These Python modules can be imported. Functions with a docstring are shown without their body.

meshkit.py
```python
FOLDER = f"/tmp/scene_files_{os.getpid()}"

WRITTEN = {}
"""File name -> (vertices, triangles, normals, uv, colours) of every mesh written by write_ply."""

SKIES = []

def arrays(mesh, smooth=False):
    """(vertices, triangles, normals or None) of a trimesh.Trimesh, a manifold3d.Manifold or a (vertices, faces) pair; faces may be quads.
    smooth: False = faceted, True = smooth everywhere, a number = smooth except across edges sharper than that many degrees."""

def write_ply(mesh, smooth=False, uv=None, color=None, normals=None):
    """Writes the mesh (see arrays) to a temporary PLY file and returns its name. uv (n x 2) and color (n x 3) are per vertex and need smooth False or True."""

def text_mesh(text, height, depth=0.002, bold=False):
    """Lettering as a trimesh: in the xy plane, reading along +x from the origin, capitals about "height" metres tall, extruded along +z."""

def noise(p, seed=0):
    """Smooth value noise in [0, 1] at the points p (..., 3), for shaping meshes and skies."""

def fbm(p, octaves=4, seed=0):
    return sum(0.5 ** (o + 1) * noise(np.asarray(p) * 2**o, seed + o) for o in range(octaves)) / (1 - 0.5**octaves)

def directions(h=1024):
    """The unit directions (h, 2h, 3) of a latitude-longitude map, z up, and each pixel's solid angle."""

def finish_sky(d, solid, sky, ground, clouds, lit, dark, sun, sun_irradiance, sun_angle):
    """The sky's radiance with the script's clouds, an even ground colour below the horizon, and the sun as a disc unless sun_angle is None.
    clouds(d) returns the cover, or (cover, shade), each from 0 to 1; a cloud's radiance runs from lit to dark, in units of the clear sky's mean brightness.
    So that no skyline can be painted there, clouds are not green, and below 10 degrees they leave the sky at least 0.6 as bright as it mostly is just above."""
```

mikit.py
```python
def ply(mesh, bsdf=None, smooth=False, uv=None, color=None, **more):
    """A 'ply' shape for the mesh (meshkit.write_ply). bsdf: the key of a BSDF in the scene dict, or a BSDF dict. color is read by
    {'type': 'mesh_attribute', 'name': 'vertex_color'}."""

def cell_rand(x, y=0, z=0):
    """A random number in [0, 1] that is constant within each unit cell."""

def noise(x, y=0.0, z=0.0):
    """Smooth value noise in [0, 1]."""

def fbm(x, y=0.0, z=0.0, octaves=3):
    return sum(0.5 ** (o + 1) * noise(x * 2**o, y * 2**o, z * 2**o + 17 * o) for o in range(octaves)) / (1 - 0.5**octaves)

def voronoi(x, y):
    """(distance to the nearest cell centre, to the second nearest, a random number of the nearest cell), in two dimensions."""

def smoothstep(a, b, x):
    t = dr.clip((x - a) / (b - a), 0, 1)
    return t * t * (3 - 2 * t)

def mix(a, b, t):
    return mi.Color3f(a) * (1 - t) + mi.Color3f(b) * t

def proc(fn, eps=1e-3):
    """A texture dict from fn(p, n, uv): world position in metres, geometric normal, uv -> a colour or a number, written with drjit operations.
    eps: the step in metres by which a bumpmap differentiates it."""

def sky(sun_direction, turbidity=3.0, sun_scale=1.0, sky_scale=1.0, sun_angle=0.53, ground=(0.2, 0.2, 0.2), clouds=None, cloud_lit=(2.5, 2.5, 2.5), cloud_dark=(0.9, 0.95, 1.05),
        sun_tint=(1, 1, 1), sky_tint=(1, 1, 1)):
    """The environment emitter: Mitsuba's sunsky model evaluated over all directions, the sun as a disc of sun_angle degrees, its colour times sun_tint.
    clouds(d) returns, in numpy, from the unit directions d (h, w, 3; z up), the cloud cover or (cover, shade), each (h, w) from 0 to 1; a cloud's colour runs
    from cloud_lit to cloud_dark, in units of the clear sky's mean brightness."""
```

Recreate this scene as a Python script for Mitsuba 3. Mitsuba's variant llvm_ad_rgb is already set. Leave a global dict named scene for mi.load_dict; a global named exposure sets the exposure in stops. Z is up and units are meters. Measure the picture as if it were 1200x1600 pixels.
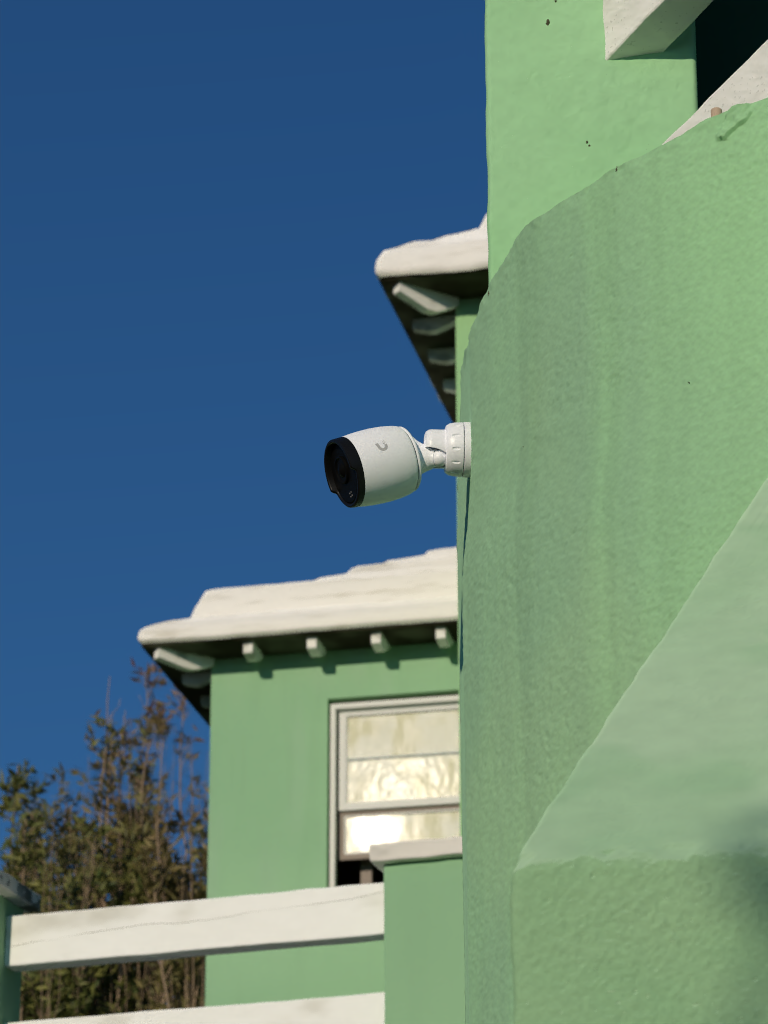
import math, random
import numpy as np, trimesh, manifold3d as m3, shapely.geometry as sg
import drjit as dr, mitsuba as mi
import mikit, meshkit

# ------------------------------------------------------------------ camera, sun, sky, exposure
F, PITCH = 5550.0, math.radians(21.9)            # a long phone lens, tilted up (F in px of a 1200 px wide picture)
CAM = np.array([0, 0, 1.6])
CF = np.array([0, math.cos(PITCH), math.sin(PITCH)])
CU = np.array([0, -math.sin(PITCH), math.cos(PITCH)])
CR = np.array([1.0, 0, 0])
Tm = mi.ScalarTransform4f

def ray(px, py):
    return CF + CR * (px - 600) / F - CU * (py - 800) / F
def at(px, py, y):                               # the point seen at (px, py), y metres in front
    d = ray(px, py); return CAM + d * (y / d[1])
def atz(px, py, Z):                              # the same by depth along the optical axis
    return CAM + ray(px, py) * Z
def on_plane(px, py, p0, n):
    d = ray(px, py); return CAM + d * (np.dot(np.subtract(p0, CAM), n) / np.dot(d, n))
def proj(p):
    q = np.asarray(p, float) - CAM
    Z = q @ CF
    return np.stack([600 + F * (q @ CR) / Z, 800 - F * (q @ CU) / Z], -1)

EZ = np.array([0, 0, 1.0])
A1 = math.radians(12.6)                          # the houses' fronts are turned a little to the left
E1, E2 = np.array([math.cos(A1), -math.sin(A1), 0]), np.array([math.sin(A1), math.cos(A1), 0])

# the sun is where the lower house's window mirrors it towards us
_v = ray(592, 1300); _v /= np.linalg.norm(_v)
SUN = _v - 2 * np.dot(_v, E2) * E2

exposure = 1.3
scene, labels = {}, {}
scene['sky'] = mikit.sky(SUN.tolist(), turbidity=3, sun_scale=0.86, sky_scale=0.60, sun_tint=(1.0, 1.21, 1.78), sky_tint=(0.38, 0.93, 1.70), ground=(0.06, 0.07, 0.05))
scene['camera'] = {'type': 'thinlens', 'fov': 2 * math.degrees(math.atan(600 / F)), 'fov_axis': 'x', 'aperture_radius': 0.0028, 'focus_distance': 4.0,
                   'near_clip': 0.05, 'far_clip': 6000.0, 'to_world': Tm().look_at(origin=CAM.tolist(), target=(CAM + CF).tolist(), up=[0, 0, 1])}

# ------------------------------------------------------------------ helpers
def put(key, mesh, bsdf, smooth=False, label=None, cat=None, group=None, kind=None, **kw):
    base, k = key, 1
    while key in scene:
        key = f'{base}_{k:03d}'; k += 1
    scene[key] = mikit.ply(mesh, bsdf, smooth=smooth, **kw)
    note(key, label, cat, group, kind)
    return key
def note(key, label=None, cat=None, group=None, kind=None):
    d = {k: v for k, v in dict(label=label, category=cat, group=group, kind=kind).items() if v}
    if d: labels[key] = d

def tri(man):
    m = man.to_mesh()
    return trimesh.Trimesh(np.array(m.vert_properties[:, :3]), np.array(m.tri_verts), process=False)
def man(mesh):
    return m3.Manifold(m3.Mesh(np.asarray(mesh.vertices, np.float32), np.asarray(mesh.faces, np.uint32)))
def frame(x, y, z, o):
    M = np.eye(4); M[:3, 0], M[:3, 1], M[:3, 2], M[:3, 3] = x, y, z, o
    return M
def moved(mesh, M):
    m = mesh.copy(); m.apply_transform(M); return m
def box(x0, x1, y0, y1, z0, z1, r=0.0):
    if r <= 0:
        return trimesh.creation.box(bounds=[[x0, y0, z0], [x1, y1, z1]])
    s = m3.Manifold.sphere(r, 12)
    return tri(m3.Manifold.batch_hull([s.translate([x, y, z]) for x in (x0 + r, x1 - r) for y in (y0 + r, y1 - r) for z in (z0 + r, z1 - r)]))
def rough(mesh, cell, amp, scale, seed=0, axis=None):
    """A mesh cut into small cells and pushed about by noise: hand-made plaster and concrete."""
    m = mesh
    v, f = trimesh.remesh.subdivide_to_size(m.vertices, m.faces, cell, max_iter=14)
    m = trimesh.Trimesh(v, f, process=False); m.merge_vertices(digits_vertex=6)
    p = m.vertices
    if axis is None:
        d = np.stack([meshkit.fbm(p / scale + 31 * k, 3, seed + k) - 0.5 for k in range(3)], -1) * 2 * amp
    else:
        d = (meshkit.fbm(p / scale, 3, seed) - 0.5)[:, None] * 2 * amp * np.asarray(axis)
    m.vertices = p + d
    return m
def lathe(profile, n=64):
    """profile (t, r) about +x."""
    t, r = np.array(profile, float).T
    a = np.arange(n) * 2 * np.pi / n
    v = np.stack([np.repeat(t, n), np.outer(r, np.cos(a)).ravel(), np.outer(r, np.sin(a)).ravel()], -1)
    i, j = np.meshgrid(np.arange(len(t) - 1), np.arange(n), indexing='ij')
    q = np.stack([i * n + j, (i + 1) * n + j, (i + 1) * n + (j + 1) % n, i * n + (j + 1) % n], -1).reshape(-1, 4)
    m = trimesh.Trimesh(v, np.vstack([q[:, [0, 1, 2]], q[:, [0, 2, 3]]]), process=False)
    return m
def tube(pts, rad, sides=6):
    p = np.asarray(pts, float); t = np.gradient(p, axis=0); t /= np.linalg.norm(t, axis=1, keepdims=True) + 1e-9
    a = np.cross(t, np.where(np.abs(t[:, 2:]) < 0.9, [0, 0, 1.0], [1.0, 0, 0])); a /= np.linalg.norm(a, axis=1, keepdims=True) + 1e-9
    b = np.cross(t, a); ang = np.arange(sides) * 2 * np.pi / sides
    v = p[:, None] + np.broadcast_to(rad, (len(p),))[:, None, None] * (np.cos(ang)[None, :, None] * a[:, None] + np.sin(ang)[None, :, None] * b[:, None])
    i, j = np.meshgrid(np.arange(len(p) - 1), np.arange(sides), indexing='ij')
    q = np.stack([i * sides + j, i * sides + (j + 1) % sides, (i + 1) * sides + (j + 1) % sides, (i + 1) * sides + j], -1).reshape(-1, 4)
    return v.reshape(-1, 3), np.vstack([q[:, [0, 1, 2]], q[:, [0, 2, 3]]])
def joined(parts):
    at_, V, Fc = 0, [], []
    for v, f in parts:
        V.append(v); Fc.append(f + at_); at_ += len(v)
    return np.vstack(V), np.vstack(Fc)

# ------------------------------------------------------------------ materials
N, FB, SS, MX = mikit.noise, mikit.fbm, mikit.smoothstep, mikit.mix
def matte(color, rough_=0.8, spec=0.25, bump=None, height=0.0, eps=5e-4):
    b = {'type': 'principled', 'base_color': color if isinstance(color, dict) else {'type': 'rgb', 'value': list(color)}, 'roughness': rough_, 'specular': spec}
    if bump is not None:
        b = {'type': 'bumpmap', 'arbitrary': mikit.proc(bump, eps), 'scale': height, 'bsdf': b}
    return {'type': 'twosided', 'bsdf': b}

GREEN = (0.317, 0.585, 0.312)
def grain(p, n, uv):                             # sand-finished stucco under thick paint, a few mm across
    a = FB(p.x * 230, p.y * 230, p.z * 230, 2)
    b = N(p.x * 110 + 9, p.y * 110, p.z * 110)
    return a * 0.7 + b * 0.3
def spot(p, c, r):
    d2 = dr.square(p.x - c[0]) + dr.square(p.y - c[1]) + dr.square(p.z - c[2])
    return 1 - SS(0.3, 1.0, dr.sqrt(d2) / r)

def wall_col(p, n, uv):
    # uv: metres along the wall, height; weathered grey-green by the seam and at the round end
    big = FB(p.x * 3.1, p.y * 3.1, p.z * 2.3, 4)
    streak = FB(uv.x * 26, p.z * 1.6, 3.0, 3)
    fine = FB(p.x * 210, p.y * 210, p.z * 210, 2)
    wear = (1 - SS(0.42, 0.95, uv.x)) * (0.55 + 0.9 * streak) + 1.0 * (big - 0.5)
    c = MX(GREEN, (0.250, 0.430, 0.270), dr.clip(wear, 0, 1))
    c = MX(c, (0.37, 0.56, 0.29), 0.2 * SS(0.58, 0.75, FB(p.x * 5 + 3, p.y * 5, p.z * 2.2, 3)))
    run = SS(0.52, 0.74, FB(uv.x * 30 + 5, p.z * 0.9, 8.0, 3)) * (1 - SS(0.55, 0.95, uv.x)) * SS(0.36, 0.48, uv.x)      # rain runs below the seam
    return c * (0.90 + 0.20 * fine) * (1 - 0.09 * run)
def pillar_col(p, n, uv):
    big = FB(p.x * 4, p.y * 4, p.z * 4, 3)
    fine = FB(p.x * 70, p.y * 70, p.z * 70, 2)
    c = MX((0.305, 0.59, 0.305), (0.335, 0.61, 0.335), SS(0.3, 0.7, big))
    return c * (0.94 + 0.12 * fine)
def coping_col(p, n, uv):
    big = FB(p.x * 5, p.y * 5, p.z * 5, 4)
    fine = FB(p.x * 50, p.y * 50, p.z * 50, 2)
    c = MX((0.345, 0.535, 0.335), (0.39, 0.565, 0.375), SS(0.35, 0.65, big))
    c = MX(c, (0.30, 0.50, 0.30), 0.6 * SS(0.55, 0.72, FB(p.x * 11 + 5, p.y * 11, p.z * 11, 3)))
    return c * (0.94 + 0.12 * fine)
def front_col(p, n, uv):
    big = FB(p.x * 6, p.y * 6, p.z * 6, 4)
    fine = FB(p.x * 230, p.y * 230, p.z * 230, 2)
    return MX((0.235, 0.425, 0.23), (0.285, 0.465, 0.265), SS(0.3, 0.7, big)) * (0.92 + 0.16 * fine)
def grain_coarse(p, n, uv):
    return FB(p.x * 240, p.y * 240, p.z * 240, 2)
def grain_pillar(p, n, uv):
    a = N(p.x * 75, p.y * 75, p.z * 150)
    return a * 0.6 + FB(p.x * 34, p.y * 34, p.z * 34, 2) * 0.9 + 0.5 * N(p.x * 260, p.y * 260, p.z * 260)

scene['stucco_wall'] = matte(mikit.proc(wall_col), 0.85, 0.2)
scene['stucco_pillar'] = matte(mikit.proc(pillar_col), 0.75, 0.25)
scene['stucco_coping'] = matte(mikit.proc(coping_col), 0.8, 0.25, grain_pillar, 0.0010)
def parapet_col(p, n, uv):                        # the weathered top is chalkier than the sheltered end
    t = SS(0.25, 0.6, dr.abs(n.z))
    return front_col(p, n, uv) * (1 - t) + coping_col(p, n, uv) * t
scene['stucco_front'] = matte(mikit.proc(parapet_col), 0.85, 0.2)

def house_col(p, n, uv):
    big = FB(p.x * 0.9, p.y * 0.9, p.z * 0.8, 4)
    c = MX((0.265, 0.475, 0.285), (0.305, 0.525, 0.315), SS(0.25, 0.75, big))
    c = MX(c, (0.33, 0.49, 0.35), 0.3 * SS(0.5, 0.8, FB(p.x * 6, p.y * 6, p.z * 1.2, 3)))
    return c * (1 - 0.035 * SS(0.5, 0.75, FB(p.x * 11 + 4, p.y * 11, p.z * 0.9, 3)))
def house2_col(p, n, uv):
    return MX((0.30, 0.55, 0.27), (0.33, 0.58, 0.30), FB(p.x * 2, p.y * 2, p.z * 2, 3))
scene['house_green'] = matte(mikit.proc(house_col), 0.8, 0.2)
scene['house_green_bright'] = matte(mikit.proc(house2_col), 0.8, 0.2)

def lime_col(p, n, uv):
    d = FB(p.x * 3, p.y * 3, p.z * 14, 4)
    return MX((0.87, 0.85, 0.81), (0.66, 0.63, 0.56), SS(0.52, 0.85, d))
scene['roof_lime'] = matte(mikit.proc(lime_col), 0.85, 0.15)
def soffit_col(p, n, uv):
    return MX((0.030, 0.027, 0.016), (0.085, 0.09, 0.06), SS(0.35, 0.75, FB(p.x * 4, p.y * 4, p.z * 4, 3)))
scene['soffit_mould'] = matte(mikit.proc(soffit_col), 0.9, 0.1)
def bracket_col(p, n, uv):
    return MX((0.84, 0.83, 0.80), (0.40, 0.40, 0.35), SS(0.50, 0.75, FB(p.x * 7, p.y * 7, p.z * 7, 3)))
scene['bracket_white'] = matte(mikit.proc(bracket_col), 0.7, 0.2)

def rail_col(p, n, uv):                          # white paint on concrete: grime, faint cracks, scuffs
    g = FB(p.x * 5, p.y * 5, p.z * 9, 4)
    w = FB(p.x * 1.7, p.y * 1.7, p.z * 2, 3)
    line = 0.042 * (p.x - G0X) + G0Z + 0.030 * (FB(p.x * 5, 1.0, 2.0, 4) - 0.5)      # one long hair crack along the top rail
    crack = (1 - SS(0.0, 0.0022, dr.abs(p.z - line))) * SS(0.3, 0.55, FB(p.x * 4 + 9, 4.0, 1.0, 3))
    c = MX((0.90, 0.92, 0.91), (0.68, 0.68, 0.63), SS(0.5, 0.85, g))
    c = MX(c, (0.30, 0.29, 0.25), 0.75 * crack)
    return c * (0.97 + 0.06 * w)
G0 = at(10, 1431, 10.4)
G0X, G0Z = float(G0[0]), float(G0[2]) - 0.088
scene['rail_white'] = matte(mikit.proc(rail_col), 0.75, 0.25, lambda p, n, uv: FB(p.x * 40, p.y * 40, p.z * 60, 3), 0.002)
def railn_col(p, n, uv):
    g = FB(p.x * 22, p.y * 22, p.z * 30, 4)
    dark = SS(0.70, 0.78, FB(p.x * 260, p.y * 260, p.z * 260, 2)) * SS(0.45, 0.6, FB(p.x * 14, p.y * 14, p.z * 14, 2))
    c = MX((0.82, 0.81, 0.78), (0.70, 0.69, 0.65), SS(0.45, 0.8, g))
    return MX(c, (0.16, 0.16, 0.12), 0.3 * dark)
scene['rail_white_near'] = matte(mikit.proc(railn_col), 0.6, 0.35, grain_pillar, 0.0016)
def cap_col(p, n, uv):
    g = SS(0.52, 0.62, FB(p.x * 14, p.y * 14, p.z * 20, 4))
    return MX((0.72, 0.71, 0.66), (0.035, 0.04, 0.025), 0.85 * g * SS(0.5, 0.7, FB(p.x * 4, p.y * 4, p.z * 4, 2) + 0.12))
scene['cap_white'] = matte(mikit.proc(cap_col), 0.8, 0.2)
def cap2_col(p, n, uv):
    return MX((0.74, 0.72, 0.68), (0.52, 0.51, 0.48), SS(0.42, 0.7, FB(p.x * 9, p.y * 9, p.z * 16, 4)))
scene['cap_worn'] = matte(mikit.proc(cap2_col), 0.8, 0.2)

scene['window_paint'] = matte((0.62, 0.625, 0.62), 0.5, 0.4)
scene['window_wood'] = matte((0.18, 0.135, 0.11), 0.5, 0.4)
def blind_col(p, n, uv):
    s = FB(uv.x * 20, uv.y * 7, 1.0, 4)
    b = FB(uv.x * 6, uv.y * 6, 7.0, 3)
    s = 0.6 * s + 0.4 * FB(uv.x * 70, uv.y * 9, 4.0, 2)
    c = MX((0.85, 0.82, 0.72), (0.66, 0.64, 0.48), SS(0.38, 0.66, s))
    return MX(c, (0.80, 0.80, 0.76), SS(0.45, 0.7, b) * 0.7)
scene['blind_cloth'] = {'type': 'twosided', 'bsdf': {'type': 'diffuse', 'reflectance': mikit.proc(blind_col)}}
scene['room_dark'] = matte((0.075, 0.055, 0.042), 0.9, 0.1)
def glass(dust, alpha):
    # old panes: clear glass under a thin film of salt and dust that also softens the sun's mirror image
    return {'type': 'blendbsdf', 'weight': dust, 'clear': {'type': 'thindielectric', 'int_ior': 1.004},
            'film': {'type': 'twosided', 'bsdf': {'type': 'roughplastic', 'distribution': 'ggx', 'alpha': alpha, 'int_ior': 1.5, 'diffuse_reflectance': {'type': 'rgb', 'value': [0.74, 0.72, 0.64]}}}}
scene['window_glass'] = glass(0.0035, 0.0017)
scene['window_glass_upper'] = glass(0.004, 0.0060)

scene['shade_green'] = matte((0.02, 0.075, 0.05), 0.7, 0.2)  # green darkened to carry the porch shade; also on the unseen fill blocker
scene['camera_white'] = matte((0.84, 0.85, 0.90), 0.38, 0.5)
scene['camera_black'] = matte((0.005, 0.005, 0.0055), 0.42, 0.24)
scene['camera_gloss'] = matte((0.004, 0.004, 0.004), 0.42, 0.05)
scene['camera_gap'] = matte((0.05, 0.06, 0.055), 0.7, 0.2)
scene['camera_print'] = matte((0.42, 0.42, 0.43), 0.5, 0.4)
scene['bar_blue'] = matte((0.30, 0.37, 0.40), 0.5, 0.3)
scene['led_grey'] = matte((0.16, 0.16, 0.17), 0.3, 0.5)
scene['plug_brown'] = matte((0.50, 0.38, 0.28), 0.7, 0.2)
scene['hole_dark'] = matte((0.075, 0.075, 0.045), 0.9, 0.1)
scene['bark'] = matte((0.30, 0.22, 0.155), 0.9, 0.1)
scene['leaf'] = {'type': 'twosided', 'bsdf': {'type': 'principled', 'base_color': {'type': 'mesh_attribute', 'name': 'vertex_color'}, 'roughness': 0.55, 'specular': 0.3}}

def ground_col(p, n, uv):
    return MX((0.035, 0.05, 0.018), (0.07, 0.065, 0.04), SS(0.3, 0.7, FB(p.x * 0.7, p.y * 0.7, 0.0, 4)))
scene['ground_mat'] = matte(mikit.proc(ground_col), 0.95, 0.1)

# ------------------------------------------------------------------ ground: one sheet, a terraced hillside
def ground_z(x, y):
    s = lambda a, b, t: np.clip((t - a) / (b - a), 0, 1) ** 2 * (3 - 2 * np.clip((t - a) / (b - a), 0, 1))
    return 3.55 * s(10.75, 11.6, y) + 2.2 * s(12, 22, y) + 2.0 * s(27, 45, y)
def make_ground():
    xs = np.r_[-3000, -800, -200, -60, np.arange(-20, 21, 1.0), 60, 200, 800, 3000]
    ys = np.r_[-3000, -800, -200, -40, np.arange(-8, 50, 0.4), 70, 150, 400, 1200, 3000]
    X, Y = np.meshgrid(xs, ys)
    near = (np.abs(X) < 30) & (np.abs(Y) < 60)
    Zg = ground_z(X, Y) + near * 0.06 * (meshkit.fbm(np.stack([X, Y, 0 * X], -1) * 0.9, 3) - 0.5)
    ny, nx = X.shape
    i, j = np.meshgrid(np.arange(ny - 1), np.arange(nx - 1), indexing='ij')
    q = np.stack([i * nx + j, i * nx + j + 1, (i + 1) * nx + j + 1, (i + 1) * nx + j], -1).reshape(-1, 4)
    put('ground', (np.stack([X, Y, Zg], -1).reshape(-1, 3), q), 'ground_mat', smooth=True, kind='structure')
make_ground()

# ------------------------------------------------------------------ houses
def ring_sweep(profile, W, D, step, amp, seed):
    """A hipped roof: every profile point (inset, height) is one ring round the W x D plan."""
    n1, n2 = int(W / step), int(D / step)
    rings = []
    for u, h in profile:
        x0, x1, y0, y1 = u, W - u, u, D - u
        a, b = np.linspace(0, 1, n1, endpoint=False), np.linspace(0, 1, n2, endpoint=False)
        loop = np.vstack([np.stack([x0 + (x1 - x0) * a, 0 * a + y0], -1), np.stack([0 * b + x1, y0 + (y1 - y0) * b], -1),
                          np.stack([x1 - (x1 - x0) * a, 0 * a + y1], -1), np.stack([0 * b + x0, y1 - (y1 - y0) * b], -1)])
        rings.append(np.c_[loop, np.full(len(loop), h)])
    v = np.array(rings); k = v.shape[1]
    i, j = np.meshgrid(np.arange(len(v) - 1), np.arange(k), indexing='ij')
    q = np.stack([i * k + j, i * k + (j + 1) % k, (i + 1) * k + (j + 1) % k, (i + 1) * k + j], -1).reshape(-1, 4)
    v = v.reshape(-1, 3)
    d = np.stack([meshkit.fbm(v / 0.28 + 17 * c, 4, seed + c) - 0.5 + 0.45 * (meshkit.fbm(v / 0.09 + 11 * c, 2, seed + 9 + c) - 0.5) for c in range(3)], -1) * 2 * amp
    return v + d, q

def smooth_profile(pts, step=0.05):
    out = []
    for a, b in zip(pts[:-1], pts[1:]):
        a, b = np.array(a), np.array(b)
        n = max(1, int(np.linalg.norm(b - a) / step))
        out += [a + (b - a) * k / n for k in range(n)]
    return out + [np.array(pts[-1])]

def bracket_mesh(L, w, drop, tip, corner=False):
    """An eave bracket seen from the side: thin square tip, deep belly, tucked up again at the wall. x: from the tip to the wall."""
    pts = [(0, 0.02), (0, -tip), (0.30 * L, -drop), (0.46 * L, -drop), (L, -0.05), (L, 0.02)]
    if corner: pts = [(0, 0.02), (0, -tip), (0.48 * L, -drop), (0.64 * L, -drop), (L, -0.09), (L, 0.02)]
    prof = list(sg.Polygon(pts).buffer(-0.010).buffer(0.010, quad_segs=5).intersection(sg.box(-1, -1, 2, 0)).exterior.coords)[:-1]
    m = trimesh.creation.extrude_polygon(sg.Polygon(prof), w, engine='earcut')      # in x, z with thickness along the third
    m.apply_transform(frame([1, 0, 0], [0, 0, 1], [0, -1, 0], [0, w / 2, 0]))
    return m

class House:
    def __init__(s, key, corner_px, y, overhang, W, D, corner_profile, wall_mat, z_floor):
        s.key, s.over, s.W, s.D, s.mat, s.z0 = key, overhang, W, D, wall_mat, z_floor
        s.E = at(*corner_px, y)                  # the front left corner of the eave, underneath
        # profile of the roof at its corner, read along the hip
        hip = E1 + E2; prof = [(0.03, 0.0), (0.0, 0.02)]
        nrm = np.cross(hip, EZ); nrm /= np.linalg.norm(nrm)
        for px in corner_profile:
            q = on_plane(*px, s.E, nrm) - s.E
            prof.append((q @ E1, q[2]))
        u, h = prof[-1]
        while u < min(W, D) / 2 - 0.4:           # the same low steps up to the ridge
            prof += [(u + 0.03, h + 0.05), (u + 0.26, h + 0.12)]; u, h = prof[-1]
        s.prof = [p for i, p in enumerate(prof)]
        M = frame(E1, E2, EZ, s.E)
        s.M = M
        print(key, 'eave z', s.E[2], 'profile', [(round(a, 2), round(b, 2)) for a, b in s.prof[:10]], 'wall px', proj(s.E + overhang * hip))
    def roof(s, amp, label):
        v, q = ring_sweep(smooth_profile(s.prof), s.W, s.D, 0.045, amp, 5)
        v = v @ np.array([E1, E2, EZ]) + s.E
        r = put(s.key + '__roof', (v, q), 'roof_lime', smooth=38, label=label)
        o = s.over
        plan = sg.box(0.012, 0.05, s.W - 0.012, s.D - 0.012).difference(sg.box(o, o, s.W - o, s.D - o))
        put(r + '__soffit', moved(trimesh.creation.extrude_polygon(plan, 0.03, engine='earcut'), s.M @ frame([1, 0, 0], [0, 1, 0], EZ, [0, 0, -0.012])), 'soffit_mould', label='dark mouldy underside of the eave')
    def walls(s, holes=()):
        o, t = s.over, 0.25
        top = s.E[2] + 0.045
        front = sg.box(o, s.z0, s.W - o, top)
        for h in holes: front = front.difference(sg.box(*h))
        f = trimesh.creation.extrude_polygon(front, t, engine='earcut')
        f.apply_transform(frame(E1, EZ, E2, np.r_[s.E[:2], 0] + o * E2))
        f.fix_normals()
        put(s.key + '__front_wall', f, s.mat)
        for x0, x1, y0, y1 in ((o, o + t, o + t, s.D - o - t), (s.W - o - t, s.W - o, o + t, s.D - o - t), (o, s.W - o, s.D - o - t, s.D - o)):
            b = box(x0, x1, y0, y1, s.z0 - s.E[2], 0.045)
            put(s.key + '__wall', moved(b, s.M), s.mat)
    def bracket(s, side, where, L, w, drop, tip, inset, parent='roof'):
        m = bracket_mesh(L, w, drop, tip, side == 'corner')
        if side == 'corner':                     # the hip's own bracket, out to the eave's corner
            k = math.sqrt(0.5)
            m = moved(m, frame([k, k, 0], [-k, k, 0], EZ, [inset, inset, 0.018]))
        elif side == 'left':
            m = moved(m, frame([1, 0, 0], [0, 1, 0], EZ, [inset, where, 0.018]))
        else:
            m = moved(m, frame([0, 1, 0], [-1, 0, 0], EZ, [where, inset, 0.018]))
        put(s.key + '__roof__bracket', moved(m, s.M), 'bracket_white')

# lower house, with the window
hA = House('house', (216, 1005), 26.0, 0.465, 7.6, 8.0,
           [(215, 995), (219, 986), (228, 979), (240, 975), (262, 970), (298, 964.2), (304, 951), (314, 935), (322, 924), (328, 921), (400, 916), (489, 907), (497, 902.5), (541, 896), (549, 888.5), (556, 884),
            (598, 880), (605, 876), (664, 867), (668, 862), (680, 859), (712, 855)], 'house_green', 4.9)
hA.roof(0.010, 'stepped white roof with a thick rounded eave')
PA = hA.E + hA.over * E2                          # a point of the front wall's plane
def uA(px, py, back=0.0):                         # (metres from the eave corner, height) on the front wall
    q = on_plane(px, py, PA + back * E2, E2); return (q - hA.E) @ E1, q[2]
gL, gT = uA(512, 1092); sill = uA(512, 1432)[1]
gR = gL + 1.28
hA.walls([(gL, sill - 0.03, gR, gT)])
for i in range(14):
    q = on_plane(388.5, 1010, hA.E + 0.12 * E2, E2)
    u0 = (q - hA.E) @ E1 - 0.005
    hA.bracket('front', u0 + 0.508 * i, hA.over - 0.12, 0.074, 0.140, 0.122, 0.12)
hA.bracket('corner', 0, (hA.over - 0.115) * math.sqrt(2), 0.075, 0.155, 0.110, 0.115)
for v in (0.77, 1.33, 1.89, 2.45, 3.01, 3.57):
    hA.bracket('left', v, hA.over - 0.15, 0.07, 0.130, 0.105, 0.15)

def ring(x0, x1, z0, z1, w, y0, y1, wt=None):
    wt = w if wt is None else wt
    p = sg.box(x0, z0, x1, z1).difference(sg.box(x0 + w, z0 + w, x1 - w, z1 - wt))
    m = trimesh.creation.extrude_polygon(p, y1 - y0, engine='earcut')
    m.apply_transform(frame(E1, EZ, E2, np.r_[hA.E[:2], 0] + (hA.over + y0) * E2)); m.fix_normals()
    return m
def slab(x0, x1, z0, z1, y0, y1):
    return moved(box(x0, x1, y0, y1, z0, z1), frame(E1, E2, EZ, np.r_[hA.E[:2], 0] + hA.over * E2))
def pane(x0, x1, z0, z1, y, wave, seed, freq, tz=0.0, tx=0.0, bow=0.0):
    n, m_ = 60, 60
    X, Zz = np.meshgrid(np.linspace(x0, x1, n), np.linspace(z0, z1, m_))
    p = np.stack([X, 0 * X, Zz], -1) * freq
    Y = y + wave * (meshkit.fbm(p * [2.2, 1, 0.75], 3, seed) - 0.5) - bow * (X - (x0 + x1) / 2 + 0.12) ** 2 - tz * (Zz - (z0 + z1) / 2) - tx * (X - (x0 + x1) / 2)      # old glass, not quite flat
    v = np.stack([X, Y, Zz], -1).reshape(-1, 3) @ np.array([E1, E2, EZ]) + np.r_[hA.E[:2], 0] + hA.over * E2
    i, j = np.meshgrid(np.arange(m_ - 1), np.arange(n - 1), indexing='ij')
    q = np.stack([i * n + j, i * n + j + 1, (i + 1) * n + j + 1, (i + 1) * n + j], -1).reshape(-1, 4)
    return v, q
W_ = 'house__window'
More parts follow.
